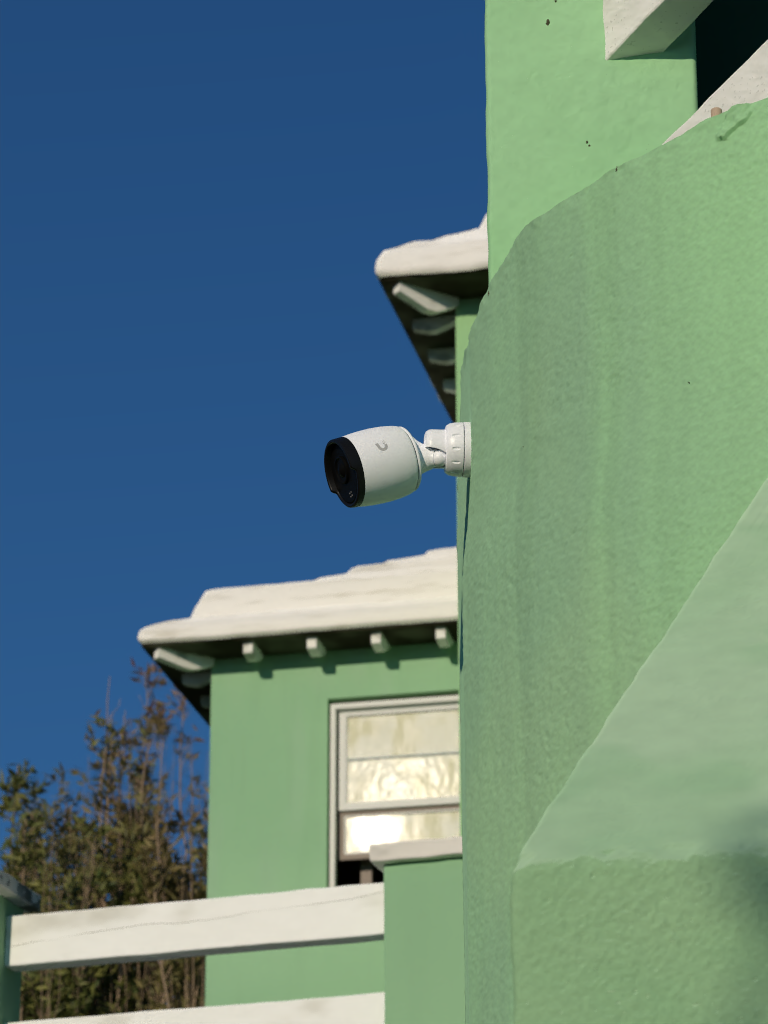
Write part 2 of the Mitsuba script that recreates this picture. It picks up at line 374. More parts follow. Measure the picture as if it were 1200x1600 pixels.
put(W_, ring(gL + 0.012, gR - 0.012, sill, gT - 0.03, 0.04, 0.045, 0.11), 'window_paint')
put(W_ + '__frame', ring(gL + 0.002, gR - 0.002, sill, gT - 0.002, 0.03, 0.11, 0.20), 'window_wood')
sL = uA(530, 1180, 0.10)[0]; sT = uA(600, 1104, 0.10)[1]
mz = uA(600, 1262, 0.10)[1]
sR = gR - (sL - gL)
put(W_ + '__upper_sash', ring(sL, sR, mz, sT, 0.05, 0.10, 0.135), 'window_paint')
put(W_ + '__upper_sash_bead', ring(sL + 0.047, sR - 0.047, mz + 0.047, sT - 0.047, 0.012, 0.108, 0.13), 'window_paint')
bar = uA(600, 1183, 0.11)[1]
put(W_ + '__blue_strip', slab(sL + 0.05, sR - 0.05, bar - 0.006, bar + 0.006, 0.112, 0.124), 'bar_blue')  # thin blue-grey strip across the upper sash
put(W_ + '__upper_pane', pane(sL + 0.04, sR - 0.04, bar, sT - 0.04, 0.119, 0.0006, 3, 9), 'window_glass_upper', smooth=True)
put(W_ + '__upper_pane', pane(sL + 0.04, sR - 0.04, mz + 0.04, bar, 0.1195, 0.0007, 8, 15, 0.0044, 0.0036), 'window_glass_upper', smooth=True)
lb = uA(560, 1343, 0.15)[1]
put(W_ + '__lower_sash', ring(sL - 0.012, sR + 0.012, lb, mz + 0.012, 0.042, 0.137, 0.17), 'window_wood')
put(W_ + '__lower_sash_bead', ring(sL + 0.029, sR - 0.029, lb + 0.041, mz - 0.029, 0.016, 0.145, 0.165), 'window_paint')
put(W_ + '__lower_pane', pane(sL + 0.02, sR - 0.02, lb + 0.03, mz - 0.02, 0.155, 0.0003, 21, 4, 0.0, 0.0, 0.0018), 'window_glass', smooth=True)
put(W_ + '__sill', slab(gL + 0.002, gR - 0.002, sill - 0.03, sill + 0.004, 0.02, 0.2), 'window_paint')
def blind(key, z0, z1, y):
    n, m_ = 160, 40
    x0, x1 = sL + 0.02, sR - 0.02
    X, Zz = np.meshgrid(np.linspace(x0, x1, n), np.linspace(z0, z1, m_))
    Y = y + 0.004 * meshkit.fbm(np.stack([X * 22, 0 * X, Zz * 3], -1), 3)
    v = np.stack([X, Y, Zz], -1).reshape(-1, 3) @ np.array([E1, E2, EZ]) + np.r_[hA.E[:2], 0] + hA.over * E2
    i, j = np.meshgrid(np.arange(m_ - 1), np.arange(n - 1), indexing='ij')
    q = np.stack([i * n + j, i * n + j + 1, (i + 1) * n + j + 1, (i + 1) * n + j], -1).reshape(-1, 4)
    put(key, (v, q), 'blind_cloth', smooth=True, uv=np.stack([X, Zz], -1).reshape(-1, 2))
blind(W_ + '__upper_blind', mz + 0.03, sT - 0.03, 0.130)
blind(W_ + '__lower_blind', lb + 0.02, mz, 0.166)
px0 = uA(566, 1360, 0.35)[0]; px1 = uA(583, 1360, 0.35)[0]
put(W_ + '__inner_post', slab(px0, px1, sill, lb + 0.06, 0.30, 0.36), 'window_wood')
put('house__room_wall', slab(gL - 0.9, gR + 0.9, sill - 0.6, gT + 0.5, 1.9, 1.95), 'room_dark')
note('house', 'green lower house with stepped white roof, white eave brackets and a sunlit sash window', 'house')

# upper house, in front of it to the right
hB = House('house_001', (587, 432), 23.0, 0.485, 7.0, 7.0,
           [(586, 420), (589, 408), (594, 398), (601, 390), (618, 387), (634, 381), (640, 379), (668, 377), (690, 369), (712, 366), (735, 360), (748, 357), (752, 347), (757, 337), (763, 331), (775, 327), (820, 318)], 'house_green_bright', 4.7)
hB.roof(0.020, 'thick lumpy white roof edge')
hB.walls()
hB.bracket('corner', 0, (hB.over - 0.125) * math.sqrt(2), 0.08, 0.185, 0.100, 0.125)
for v in (0.78, 1.33, 1.89, 2.45, 3.01, 3.57):
    hB.bracket('left', v, hB.over - 0.11, 0.075, 0.135, 0.105, 0.11)
for i in range(10):
    hB.bracket('front', 1.35 + 0.508 * i, hB.over - 0.07, 0.07, 0.14, 0.105, 0.07)
note('house_001', 'green upper house corner under a thick white eave behind the round wall', 'house')

# ------------------------------------------------------------------ balustrade on its terrace
A2 = math.radians(18)
G1, G2 = np.array([math.cos(A2), -math.sin(A2), 0]), np.array([math.sin(A2), math.cos(A2), 0])
G0 = at(10, 1431, 10.4)
GM = frame(G1, G2, EZ, G0)
def g_at(px, py, back=0.0):
    q = on_plane(px, py, G0 + back * G2, G2) - G0; return q @ G1, q[2]
rb = g_at(10, 1510)[1]; uR = g_at(599, 1420, -0.15)[0]
r2t = g_at(300, 1574)[1]
rh, floor = -rb, -2.4
u_end = uR + 0.36
for zt in (0.0, r2t, 2 * r2t, 3 * r2t, 4 * r2t):
    if zt - rh < -1.35: break
    m = rough(box(0.0, uR + 0.1, 0.0, 0.075, zt - rh, zt, 0.006), 0.03, 0.0035, 0.12, 3)
    put('balustrade__rail', moved(m, GM), 'rail_white', smooth=40, label='lower white rail, grimy along its top' if zt == r2t else None)
cz = g_at(52, 1426, 0.17)[1]
print('rails', rh, r2t, 'uR', uR, 'cap z', cz, g_at(583, 1347, -0.18), g_at(583, 1318, -0.18))
cb, ct = g_at(583, 1347, -0.18)[1], g_at(583, 1319, -0.18)[1]
for k, (x0, x1, b, t, y0, y1, mat) in enumerate(((-0.36, 0.0, cz, cz + 0.052, -0.15, 0.135, 'cap_white'), (uR, uR + 0.36, cb, ct, -0.15, 0.135, 'cap_worn'))):
    p = put('balustrade__post', moved(rough(box(x0, x1, y0, y1, -1.4, b + 0.004, 0.008), 0.05, 0.003, 0.2, k), GM), 'house_green', smooth=40)
    put(p + '__cap', moved(rough(box(x0 - 0.034, x1 + 0.038, y0 - 0.034, y1 + 0.038, b, t, 0.007), 0.02, 0.004, 0.06, 7 + k), GM), mat, smooth=40,
        label='white post cap with black mould' if k == 0 else 'scuffed white post cap')
note('balustrade', 'terrace balustrade with white concrete rails between green capped posts', 'balustrade')
put('terrace_wall', moved(box(-9, 9, -0.2, 0.2, -G0[2] - 0.1, -1.4), GM), 'house_green', label='green retaining wall carrying the white railed balustrade', cat='wall')

# ------------------------------------------------------------------ near staircase: round wall, pillar, rails, parapet
MY = 3.75                                         # the security camera's mount is this far in front
Q = at(735.0, 703, MY)
far = np.array([-0.0192, 1.0]); far /= np.linalg.norm(far)
plan = []
def wall_plan():
    s_face = 0.37
    p = Q[:2] + far * s_face
    th, pts = math.radians(88.9), []
    ds, s = 0.001, 0.0
    def R(deg):
        return 0.009 if deg > 64 else 0.74 if deg > 40 else 1.25
    # the far end first: a short return, out of sight
    for k in range(20, 0, -1): pts.append((p + np.array([0.004 * k, 0.0004 * k]), -0.004 * k, math.radians(150)))
    while s < 1.9:
        pts.append((p.copy(), s, th))
        p = p + ds * np.array([math.cos(th), -math.sin(th)]); s += ds
        if s > s_face + 0.040 and math.degrees(th) > 28: th -= ds / R(math.degrees(th))
    return pts
WP = wall_plan()
wp, ws, wth = np.array([a for a, _, _ in WP]), np.array([b for _, b, _ in WP]), np.array([c for _, _, c in WP])
SEAM = np.array([(712, 960), (714, 900), (716.5, 790), (720, 680), (721.5, 620), (723, 580), (730, 550), (738, 520), (746, 498), (752, 478), (760, 458), (776, 428), (790, 408), (806, 378), (822, 355),
                 (832, 347), (846, 339), (865, 328), (880, 318), (920, 293), (950, 273), (975, 259), (1000, 246), (1045, 225), (1075, 205), (1100, 192), (1130, 181), (1150, 172), (1180, 162), (1200, 154), (1300, 120), (1700, -20)], float)
def seam_z(x, y):
    # height at which the plan point is seen on the seam
    z = 3.4
    for _ in range(25):
        px = proj(np.array([x, y, z]))[0]
        py = np.interp(px, SEAM[:, 0], SEAM[:, 1])
        d = ray(px, py); z = CAM[2] + d[2] / d[1] * y
    return z
ztop = np.array([seam_z(*p) for p in wp])
first = 20
ztop[:first] = ztop[first]
k3 = np.exp(-0.5 * (np.arange(-3, 4) / 1.2) ** 2); k3 /= k3.sum()
for _ in range(6): ztop = np.convolve(np.pad(ztop, 3, mode='edge'), k3, 'valid')
ztop += 0.006 * (meshkit.fbm(np.stack([ws / 0.035, 0 * ws, 0 * ws], -1), 3, 4) - 0.5)
Z745 = float(at(733, 738, MY)[2])
FLAKE_S = float(np.interp(1150, proj(np.c_[wp, ztop])[40:, 0], ws[40:]))
def grit(a, b, size, amp, seed):
    # sand finish: rounded grains with the odd pit, over a rougher trowelled layer
    q = np.stack([a, b, 0 * a], -1)
    g = meshkit.noise(q / size, seed) - 0.5
    h = meshkit.noise(q / (size * 1.8) + 7, seed + 1) - 0.5
    pit = np.clip((meshkit.noise(q / (size * 1.4) + 3, seed + 2) - 0.86) / 0.14, 0, 1) * np.clip((meshkit.noise(q / (size * 14), seed + 3) - 0.35) / 0.3, 0, 1)
    dens = 0.55 + 0.9 * meshkit.noise(q / (size * 24), seed + 4)
    return amp * (dens * (g + 0.9 * h) - 1.5 * pit)
# the plan again, finely stepped where it can be seen
_s = np.r_[ws[:first:6], np.arange(ws[first], 0.30, 0.0035), np.arange(0.30, 1.12, 0.0016), np.arange(1.12, ws[-1], 0.03)]
_raw = ws.copy()
wp = np.stack([np.interp(_s, _raw, wp[:, k]) for k in (0, 1)], -1)
wth, ztop, ws = np.interp(_s, _raw, wth), np.interp(_s, _raw, ztop), _s
first = int(np.searchsorted(ws, 0.0))
def wall_mesh():
    scene['staircase__round_wall'] = None
    nrm = np.stack([-np.sin(wth), -np.cos(wth)], -1)
    lo = 2.45
    m = 640
    t = np.linspace(0, 1, m)[:, None]
    Zg = np.vstack([np.zeros((1, len(wp))), lo + (ztop[None] - lo) * t])
    X = np.broadcast_to(wp[:, 0], Zg.shape); Y = np.broadcast_to(wp[:, 1], Zg.shape)
    P = np.stack([X, Y, Zg], -1)
    S = np.broadcast_to(ws, Zg.shape)
    q = np.stack([S, 0 * S, Zg], -1)
    d = 0.008 * (meshkit.fbm(q / 0.30, 2, 11) - 0.5) + 0.0016 * (meshkit.fbm(q / 0.055, 3, 5) - 0.5) 
    # the seam: a raised, broken lip of render where the wall meets the pillar
    below = ztop[None] - Zg
    lip = np.exp(-(below / 0.012) ** 2) * (meshkit.fbm(q / 0.018, 3, 9) - 0.40) * 0.006
    # a loose flake of plaster high on the right
    c = proj(P)
    # front round-over at the very top
    fr = np.sqrt(((S - FLAKE_S) / 0.021) ** 2 + ((below - 0.013 + 0.5 * (S - FLAKE_S)) / 0.0135) ** 2) + 1.1 * (meshkit.fbm(q / 0.012, 3, 77) - 0.5)
    fl = np.clip((1.0 - fr) / 0.10, 0, 1) * (0.0036 + 0.006 * (meshkit.fbm(q / 0.010, 3, 2) - 0.5) + 0.02 * np.clip(below - 0.008, 0, 0.03))
    d = d * np.clip((S - 0.40) / 0.15, 0.10, 1)
    d = d + lip + fl + grit(S, Zg, 0.0034, 0.00085, 40) * np.clip((S - 0.36) / 0.05, 0.35, 1)
    P = P + np.concatenate([d[..., None] * nrm[None], np.zeros_like(d)[..., None]], -1)
    P[..., 0] += 0.008 * (3.12 - P[..., 2])           # a slight batter
    # below the camera the front was floated out past the end face, leaving a lip
    sm = lambda a, b, x: np.clip((x - a) / (b - a), 0, 1) ** 2 * (3 - 2 * np.clip((x - a) / (b - a), 0, 1))
    P[..., 0] -= sm(0.36, 0.415, S) * np.clip(1.4 - S, 0, 1) * (0.002 * sm(Z745, Z745 - 0.03, Zg) + 0.012 * sm(Z745 - 0.03, Z745 - 0.16, Zg))
    back = np.stack([wp[:, 0] - nrm[:, 0] * 0.10, wp[:, 1] - nrm[:, 1] * 0.10, ztop], -1)[None]
    mid = P[-1:] * 0.93 + back * 0.07 + [0, 0, 0.0015]
    def grid(P):
        ny, nx = P.shape[:2]
        i, j = np.meshgrid(np.arange(ny - 1), np.arange(nx - 1), indexing='ij')
        return np.stack([i * nx + j, i * nx + j + 1, (i + 1) * nx + j + 1, (i + 1) * nx + j], -1).reshape(-1, 4)
    Tp = np.vstack([P[-1:], mid, back, back * [1, 1, 0]])
    put('staircase__round_wall__back', (Tp.reshape(-1, 3), grid(Tp)), 'stucco_pillar')
    ny, nx = P.shape[:2]
    i, j = np.meshgrid(np.arange(ny - 1), np.arange(nx - 1), indexing='ij')
    f = np.stack([i * nx + j, i * nx + j + 1, (i + 1) * nx + j + 1, (i + 1) * nx + j], -1).reshape(-1, 4)
    uv = np.stack([np.broadcast_to(ws, (ny, nx)), P[..., 2]], -1).reshape(-1, 2)
    return (P.reshape(-1, 3), f), uv
wm, wuv = wall_mesh()
del scene['staircase__round_wall']
put('staircase__round_wall', wm, 'stucco_wall', smooth=True, uv=wuv, label='round green stucco wall, weathered grey-green at its left end')
i1200 = int(np.argmin(np.abs(proj(np.c_[wp, ztop])[first:, 0] - 1200))) + first
print('wall at px1200: s', ws[i1200], 'y', wp[i1200], 'theta', math.degrees(wth[i1200]))

PT = math.radians(4)
P1, P2 = np.array([math.cos(PT), -math.sin(PT), 0]), np.array([math.sin(PT), math.cos(PT), 0])
PO = at(759.5, 230, MY + 0.12)                    # front left edge of the pillar
qr = on_plane(1090, 130, PO, P2)
pw = (qr - PO) @ P1
PM = frame(P1, P2, EZ, np.r_[PO[:2], 0])
def pillar():
    x = np.r_[np.arange(0, pw, 0.0019), pw]; z = np.r_[2.6, np.arange(3.05, 3.95, 0.0019), 4.3]
    X, Zg = np.meshgrid(x, z)
    q = np.stack([X, 0 * X, Zg], -1)
    e = np.clip(1 - np.minimum(X, pw - X) / 0.007, 0, 1)
    Y = 0.007 * (1 - np.sqrt(1 - e ** 2)) + 0.0050 * (meshkit.fbm(q / 0.11, 3, 6) - 0.5) + 0.0016 * (meshkit.fbm(q / 0.026, 2, 16) - 0.5) - grit(X, Zg, 0.0050, 0.00055, 60)
    X = X + 0.004 * (meshkit.fbm(np.stack([0 * X, X, Zg], -1) / 0.06, 3, 8) - 0.5) * np.where(X < pw / 2, 1, 0.3)
    P = np.stack([X, Y, Zg], -1)
    sideL, sideR = P[:, :1].copy(), P[:, -1:].copy()
    sideL[..., 1] = 0.30; sideR[..., 1] = 0.30
    P = np.concatenate([sideL, P, sideR], 1)
    ny, nx = P.shape[:2]
    i, j = np.meshgrid(np.arange(ny - 1), np.arange(nx - 1), indexing='ij')
    f = np.stack([i * nx + j, i * nx + j + 1, (i + 1) * nx + j + 1, (i + 1) * nx + j], -1).reshape(-1, 4)
    m = trimesh.Trimesh(P.reshape(-1, 3), np.vstack([f[:, [0, 1, 2]], f[:, [0, 2, 3]]]), process=False)
    put('staircase__pillar', moved(m, PM), 'stucco_pillar', smooth=True)
pillar()
put('staircase__pillar_base', moved(box(0.01, pw - 0.01, 0.012, 0.29, 0, 2.6), PM), 'stucco_pillar')

RF, RS = math.radians(57), 0.235                  # the rails: turned towards us, rising gently
rd = np.array([math.cos(RF), -math.sin(RF), RS]); rh_ = np.array([math.cos(RF), -math.sin(RF), 0])
rn = np.array([math.sin(RF), math.cos(RF), 0])    # away from their lit side
def near_rail(px, py, edge, height, wide):
    o = on_plane(px, py, PO, P2)
    z0, z1 = (0.0, height) if edge == 'bottom' else (-height, 0.0)
    # plumb cut against the pillar's face: each corner runs back along the rail until it meets it
    pts = []
    for w_ in (0.0, wide):
        for z in (z0, z1):
            a = o + rn * w_
            t = np.dot(PO - a, P2) / np.dot(rd, P2) - 0.02
            for tt in (t, 0.75):
                pts.append(a + rd * tt + EZ * z)
    s = m3.Manifold.sphere(0.0022, 8)
    m = tri(m3.Manifold.batch_hull([s.translate(list(p)) for p in pts]))
    return rough(m, 0.02, 0.0022, 0.06, 12)
o1 = on_plane(1033, 77, PO, P2) - on_plane(949, 92, PO, P2)
print('underside width', o1)
put('staircase__rail', near_rail(949, 92, 'bottom', 0.14, 0.055), 'rail_white_near', smooth=40, label='white rail jutting from the pillar, upper one')
put('staircase__rail', near_rail(949, 316, 'top', 0.14, 0.055), 'rail_white_near', smooth=40, label='white rail half hidden behind the round wall')
# the wall at the back of the porch, its deep shade put into the colour
put('staircase__porch_wall', moved(box(0.14, 2.4, 0.36, 0.50, 0, 5.2), PM), 'shade_green', label='green wall behind the pillar, its deep shade put into the colour')
put('staircase__added_ceiling', moved(box(-0.1, 2.4, -0.25, 0.50, 4.30, 4.40), PM), 'rail_white_near')  # out of view, added to cut sky fill in the porch
put('staircase__landing', moved(box(0.02, 2.4, 0.305, 0.355, 2.9, 3.0), PM), 'stucco_pillar')
put('staircase__fill_blocker', box(1.75, 2.05, 3.2, 12.5, 0, 7.5), 'shade_green')      # unseen wall added to block sky fill, dark to limit bounce
# a brown plug and small holes in the plaster
def plug():
    i = int(np.argmin(np.abs(proj(np.c_[wp, ztop])[first:, 0] - 1117))) + first
    n = np.r_[-math.sin(wth[i]), -math.cos(wth[i]), 0]
    c = np.r_[wp[i], ztop[i] + 0.005] - n * 0.004
    m = lathe([(-0.012, 0), (-0.012, 0.0058), (0.006, 0.0062), (0.0075, 0.0045), (0.005, 0.0035), (0.005, 0)], 20)
    m.apply_transform(frame(EZ, np.cross(EZ, n) * -1, n, c))
    put('staircase__plug', m, 'plug_brown', smooth=40, label='small brown pipe stub in the plaster')
plug()
def chips():
    rng = np.random.default_rng(4)
    def blob(p, n, sx, sz):
        a = np.arange(9) * 2 * np.pi / 9
        t = np.cross(EZ, n)
        r = 1 + 0.35 * rng.standard_normal(9) * 0.6
        v = [p + n * 0.0012] + [p - n * 0.0016 + t * math.cos(b) * sx * k + EZ * math.sin(b) * sz * k for b, k in zip(a, r)]
        return np.array(v), np.array([[0, 1 + k, 1 + (k + 1) % 9] for k in range(9)])
    for px, py, sx, sz in ((856, 35, .0036, .0056), (917, 222, .002, .0028), (921, 227, .002, .0026), (868, 1, .002, .002)):
        put('staircase__pillar__chip', blob(on_plane(px, py, PO, P2), -P2, sx, sz), 'hole_dark')
    for px, py, sx, sz in ((965, 266, .0022, .0058), (980, 259, .0016, .0028), (766, 459, .0016, .006), (1022, 806, .0005, .0016), (1013, 826, .0005, .0022), (820, 699, .0006, .0015), (1077, 598, .0008, .0008)):
        i = int(np.argmin(np.abs(proj(np.c_[wp, ztop])[first:, 0] - px))) + first
        n = np.r_[-math.sin(wth[i]), -math.cos(wth[i]), 0]
        c = on_plane(px, py, np.r_[wp[i], 0], n)
        put('staircase__round_wall__chip', blob(c + n * 0.002, n, sx, sz), 'hole_dark')
chips()

# the parapet of the lower flight, nearer to us
PSI = math.radians(25)
B0 = atz(794, 1333, 2.72)
def slope_of(sig):
    d = np.array([math.sin(PSI) * math.cos(sig), math.cos(PSI) * math.cos(sig), math.sin(sig)])
    a, b = proj(B0), proj(B0 + d * 0.6)
    return -(b[1] - a[1]) / (b[0] - a[0]), d
lo_, hi_ = 0.2, 1.3
for _ in range(40):
    mid_ = (lo_ + hi_) / 2
    if slope_of(mid_)[0] < 1.50: lo_ = mid_
    else: hi_ = mid_
BD = slope_of(lo_)[1]
TE = math.radians(12); BE = np.array([math.cos(TE), -math.sin(TE), 0])
print('parapet slope', math.degrees(lo_), 'ends at', proj(B0 + BD * 0.62), 'depth', (B0 + BD * 0.62 - CAM) @ CF)
LEN, WID = 1.05, 0.75
def parapet():
    # one skin, bent over: up the end face, round the worn arris, then up the slope
    r = 0.017
    up = np.cross(BE, BD); up /= np.linalg.norm(up)
    if up[2] < 0: up = -up
    fwd = -np.cross(BE, EZ)                       # out of the end face, towards us
    if fwd[1] > 0: fwd = -fwd
    inn = np.array([math.sin(PSI), math.cos(PSI), 0])
    turn = math.acos(np.dot(fwd, up))
    prof, nrm, tt = [], [], []
    zs = np.r_[np.arange(-B0[2], -0.24, 0.10), np.arange(-0.24, -r, 0.0012)]
    for z in zs: prof.append(B0 + EZ * z); nrm.append(fwd); tt.append(z)
    c = B0 - EZ * r - fwd * r
    bt = np.cross(BE, fwd); bt /= np.linalg.norm(bt)
    if bt[2] < 0: bt = -bt
    for a in np.linspace(0, turn, 16)[1:-1]:
        n = fwd * math.cos(a) + bt * math.sin(a)
        prof.append(c + n * r); nrm.append(n); tt.append(-r + a * r)
    p0 = c + up * r
    for b in np.r_[np.arange(0.0, 0.62, 0.0021), np.arange(0.65, 1.05, 0.05)]:
        prof.append(p0 + BD * b); nrm.append(up); tt.append(-r + turn * r + b)
    prof, nrm, tt = np.array(prof), np.array(nrm), np.array(tt)
    a = np.r_[np.arange(0, 0.26, 0.0012), np.arange(0.31, 0.76, 0.05)]
    A, Tt = np.meshgrid(a, tt)
    P = prof[:, None] + BE[None, None] * A[..., None]
    Nn = np.broadcast_to(nrm[:, None], P.shape)
    q = np.stack([A, 0 * A, Tt], -1)
    top = np.clip((nrm[:, 2] - 0.2) / 0.3, 0, 1)[:, None]
    rl = 0.008
    e = np.clip(1 - A / rl, 0, 1)
    d = -rl * (1 - np.sqrt(1 - e ** 2)) + 0.0042 * (meshkit.fbm(q / 0.09, 3, 20) - 0.5) + grit(A, Tt, 0.0031, 1.0, 80) * (0.00088 * (1 - top) + 0.00040 * top)
    arris = np.exp(-((Tt + 0.004) / 0.016) ** 2)
    d = d - arris * np.clip(meshkit.fbm(q / 0.03, 3, 26) - 0.48, 0, 1) * 0.014
    P = P + Nn * d[..., None]
    P = P + np.exp(-A / 0.01)[..., None] * (0.006 * (meshkit.fbm(q / 0.05, 3, 29) - 0.5))[..., None] * BE      # an uneven left edge
    side = P[:, :1] + inn * 0.35 - EZ * 0.0
    side = np.where(top[..., None] > 0.5, P[:, :1] - EZ * 0.4, P[:, :1] + inn * 0.35)
    flank = np.concatenate([side, P[:, :1]], 1)
    def quads(P):
        ny, nx = P.shape[:2]
        i, j = np.meshgrid(np.arange(ny - 1), np.arange(nx - 1), indexing='ij')
        return np.stack([i * nx + j, i * nx + j + 1, (i + 1) * nx + j + 1, (i + 1) * nx + j], -1).reshape(-1, 4)
    V, Fq = joined([(P.reshape(-1, 3), quads(P)), (flank.reshape(-1, 3), quads(flank))])
    put('staircase__parapet', (V, Fq), 'stucco_front', smooth=True, label='near parapet with a chalky sloping top and a sand-textured end')
parapet()
note('staircase', 'light green stucco staircase with round wall, square pillar and white rails filling the right side', 'staircase')

# ------------------------------------------------------------------ security camera
def security_camera():
    K = 'security_camera'
    Zm = (Q - CAM) @ CF
    cs = math.radians(23); ti = math.radians(13)
    vw = -CF                                     # towards us
    ax = (-CR * math.cos(ti) - CU * math.sin(ti)) * math.cos(cs) + vw * math.sin(cs)     # where it looks
    up = EZ - ax * np.dot(EZ, ax); up /= np.linalg.norm(up)
    sd = np.cross(up, ax)
    Zb = Zm - 0.002
    back = atz(630, 718.5, Zb)
    L = 0.068
    M = frame(-ax, np.cross(-ax, up) * -1, up, back + ax * L)      # x: 0 at the bezel seam, L at the rear
    if np.linalg.det(M[:3, :3]) < 0: M[:3, 1] *= -1
    # white housing
    prof = [(0.000, .0380), (0.0000, .0407), (.004, .0414), (.012, .0424), (.022, .0431), (.034, .0434), (.044, .0431), (.053, .0423), (.059, .0414), (.0645, .0403), (.0668, .0396), (.0680, .0385), (.0683, .036), (.0668, .033)]
    put(K + '__housing', moved(lathe(prof, 160), M), 'camera_white', smooth=45)
    # rear cap behind a dark gap
    put(K + '__gap_ring', moved(lathe([(.0655, .033), (.0655, .0362), (.0715, .0362), (.0715, .030)], 96), M), 'camera_gap', smooth=40)
    rc = [(.0700, .030), (.0696, .0370), (.0702, .0379), (.0716, .0381), (.0730, .0372), (.0742, .0345), (.0750, .0310), (.0757, .0265), (.0762, .0)]
    put(K + '__rear_cap', moved(lathe(rc, 96), M), 'camera_white', smooth=35)
    for a0 in (0.45, 0.9, -0.2):                   # small bridges of the vent
        for da in (0,):
            a = a0
            c = np.array([.0690, .0370 * math.cos(a), .0372 * math.sin(a)])
            b = trimesh.creation.box(extents=[.006, .0022, .003]); b.apply_transform(trimesh.transformations.rotation_matrix(a, [1, 0, 0])); b.apply_translation(c)
            put(K + '__vent_rib', moved(b, M), 'camera_white')
    # black bezel: a full ring, its upper part drawn forward as a hood
    def bezel():
        n = 160
        a = np.arange(n) * 2 * np.pi / n
        up_ = np.sin(a)                           # 1 at the top
        fwd = 0.0084 + 0.0056 * np.clip((up_ + 0.28) / 0.10, 0, 1)
        rows = []
        for t, r in ((0.0, .0380), (0.0, .0404), (-0.002, .0409), ('f0', .0403), ('f', .0388), ('f', .0368), ('i', .0355), (-0.0012, .034), (-0.0012, 0.0001)):
            tt = {'f0': -(fwd - 0.0012), 'f': -fwd, 'i': -(fwd - 0.0015)}.get(t, np.full(n, t) if not isinstance(t, str) else None)
            rows.append(np.stack([tt, r * np.cos(a), r * np.sin(a)], -1))
        v = np.array(rows); k = n
        i, j = np.meshgrid(np.arange(len(rows) - 1), np.arange(n), indexing='ij')
        q = np.stack([i * k + j, i * k + (j + 1) % k, (i + 1) * k + (j + 1) % k, (i + 1) * k + j], -1).reshape(-1, 4)
        return trimesh.Trimesh(v.reshape(-1, 3), np.vstack([q[:, [0, 1, 2]], q[:, [0, 2, 3]]]), process=False)
    put(K + '__bezel', moved(bezel(), M), 'camera_black', smooth=40)
    put(K + '__front_glass', moved(lathe([(-0.0066, .0350), (-0.0074, .0338), (-0.0076, .0001)], 96), M), 'camera_gloss', smooth=30)
    lens = lathe([(-.0024, .0165), (-.0050, .0160), (-.0054, .0145), (-.0036, .0125), (-.0036, .0090), (-.0062, .0060), (-.0072, .0030), (-.0075, .0001)], 64)
    put(K + '__lens', moved(lens, M @ frame([1, 0, 0], [0, 1, 0], [0, 0, 1], [-0.0050, 0, 0.004])), 'camera_gloss', smooth=30)
    rng = np.random.default_rng(2)
    for k in range(4):
        b = trimesh.creation.icosphere(subdivisions=1, radius=.0010)
        b.apply_translation([-.0074, (k % 2) * .0045 - 0.002, -.0245 - .004 * (k // 2)])
        put(K + '__sensor', moved(b, M), 'led_grey', smooth=True)
    # the mark on the side: a U whose right arm breaks up into squares, printed on the curved side
    shp = sg.LineString([(-.0036, .0050), (-.0036, 0)] + [(-.0036 * math.cos(b), -.0036 * math.sin(b)) for b in np.linspace(0, math.pi, 24)] + [(.0036, .0006)]).buffer(.00145, cap_style=2)
    sq = [sg.box(.00215, .0012, .0036, .0026), sg.box(.0040, .0022, .0051, .0033), sg.box(.0026, .0033, .0036, .0043), sg.box(.0042, .0040, .0050, .0048)]
    parts = []
    for g in [shp] + sq:
        m = trimesh.creation.extrude_polygon(g, 0.0001, engine='earcut')
        m = m.subdivide_to_size(0.0012)
        parts.append(m)
    m = trimesh.util.concatenate(parts)
    # side facing us: find the angle at which the housing's side looks at the viewer, a little above it
    Mi = np.linalg.inv(M)
    tgt = atz(598, 697, Zb - 0.04)
    loc = Mi[:3, :3] @ (CAM - tgt); ang0 = math.atan2(loc[2], loc[1])
    want = np.array([598.0, 697.0]); best = None
    for t in np.linspace(0.02, 0.060, 60):
        r = np.interp(t, [p[0] for p in prof[1:11]], [p[1] for p in prof[1:11]])
        for a in ang0 + np.linspace(-0.9, 0.9, 120):
            w = M @ np.array([t, r * math.cos(a), r * math.sin(a), 1])
            e = np.linalg.norm(proj(w[:3]) - want)
            if best is None or e < best[0]: best = (e, t, a)
    _, t0, a0 = best
    flip = 1
    ca, sa = math.cos(0.22), math.sin(0.22)
    v = m.vertices @ np.array([[ca, sa, 0], [-sa, ca, 0], [0, 0, 1]]) * [1.22, 1.22, 1]
    sgn = 1 if math.cos(ang0) >= 0 else -1
    tt = t0 + v[:, 0] * 1.0
    rr = np.interp(tt, [p[0] for p in prof[1:11]], [p[1] for p in prof[1:11]]) + 0.00012 + v[:, 2]
    aa = a0 + sgn * v[:, 1] / 0.043
    m.vertices = np.stack([tt, rr * np.cos(aa), rr * np.sin(aa)], -1)
    put(K + '__logo', moved(m, M), 'camera_print', label='grey printed mark like a letter U')
    # the mount on the wall
    mn = math.radians(4.0)
    mx = np.array([-math.cos(mn), -math.sin(mn), 0])                # away from the wall
    mo = Q + np.array([0.0012, 0, 0])
    MM = frame(mx, np.cross(EZ, mx), EZ, mo)
    put(K + '__base_plate', moved(lathe([(-.004, 0), (-.004, .0312), (.0005, .0318), (.0090, .0318), (.0100, .0312), (.0100, .027)], 96), MM), 'camera_white', smooth=35)
    put(K + '__mount_gap', moved(lathe([(.0095, .0285), (.0125, .0285)], 64), MM), 'camera_gap', smooth=True)
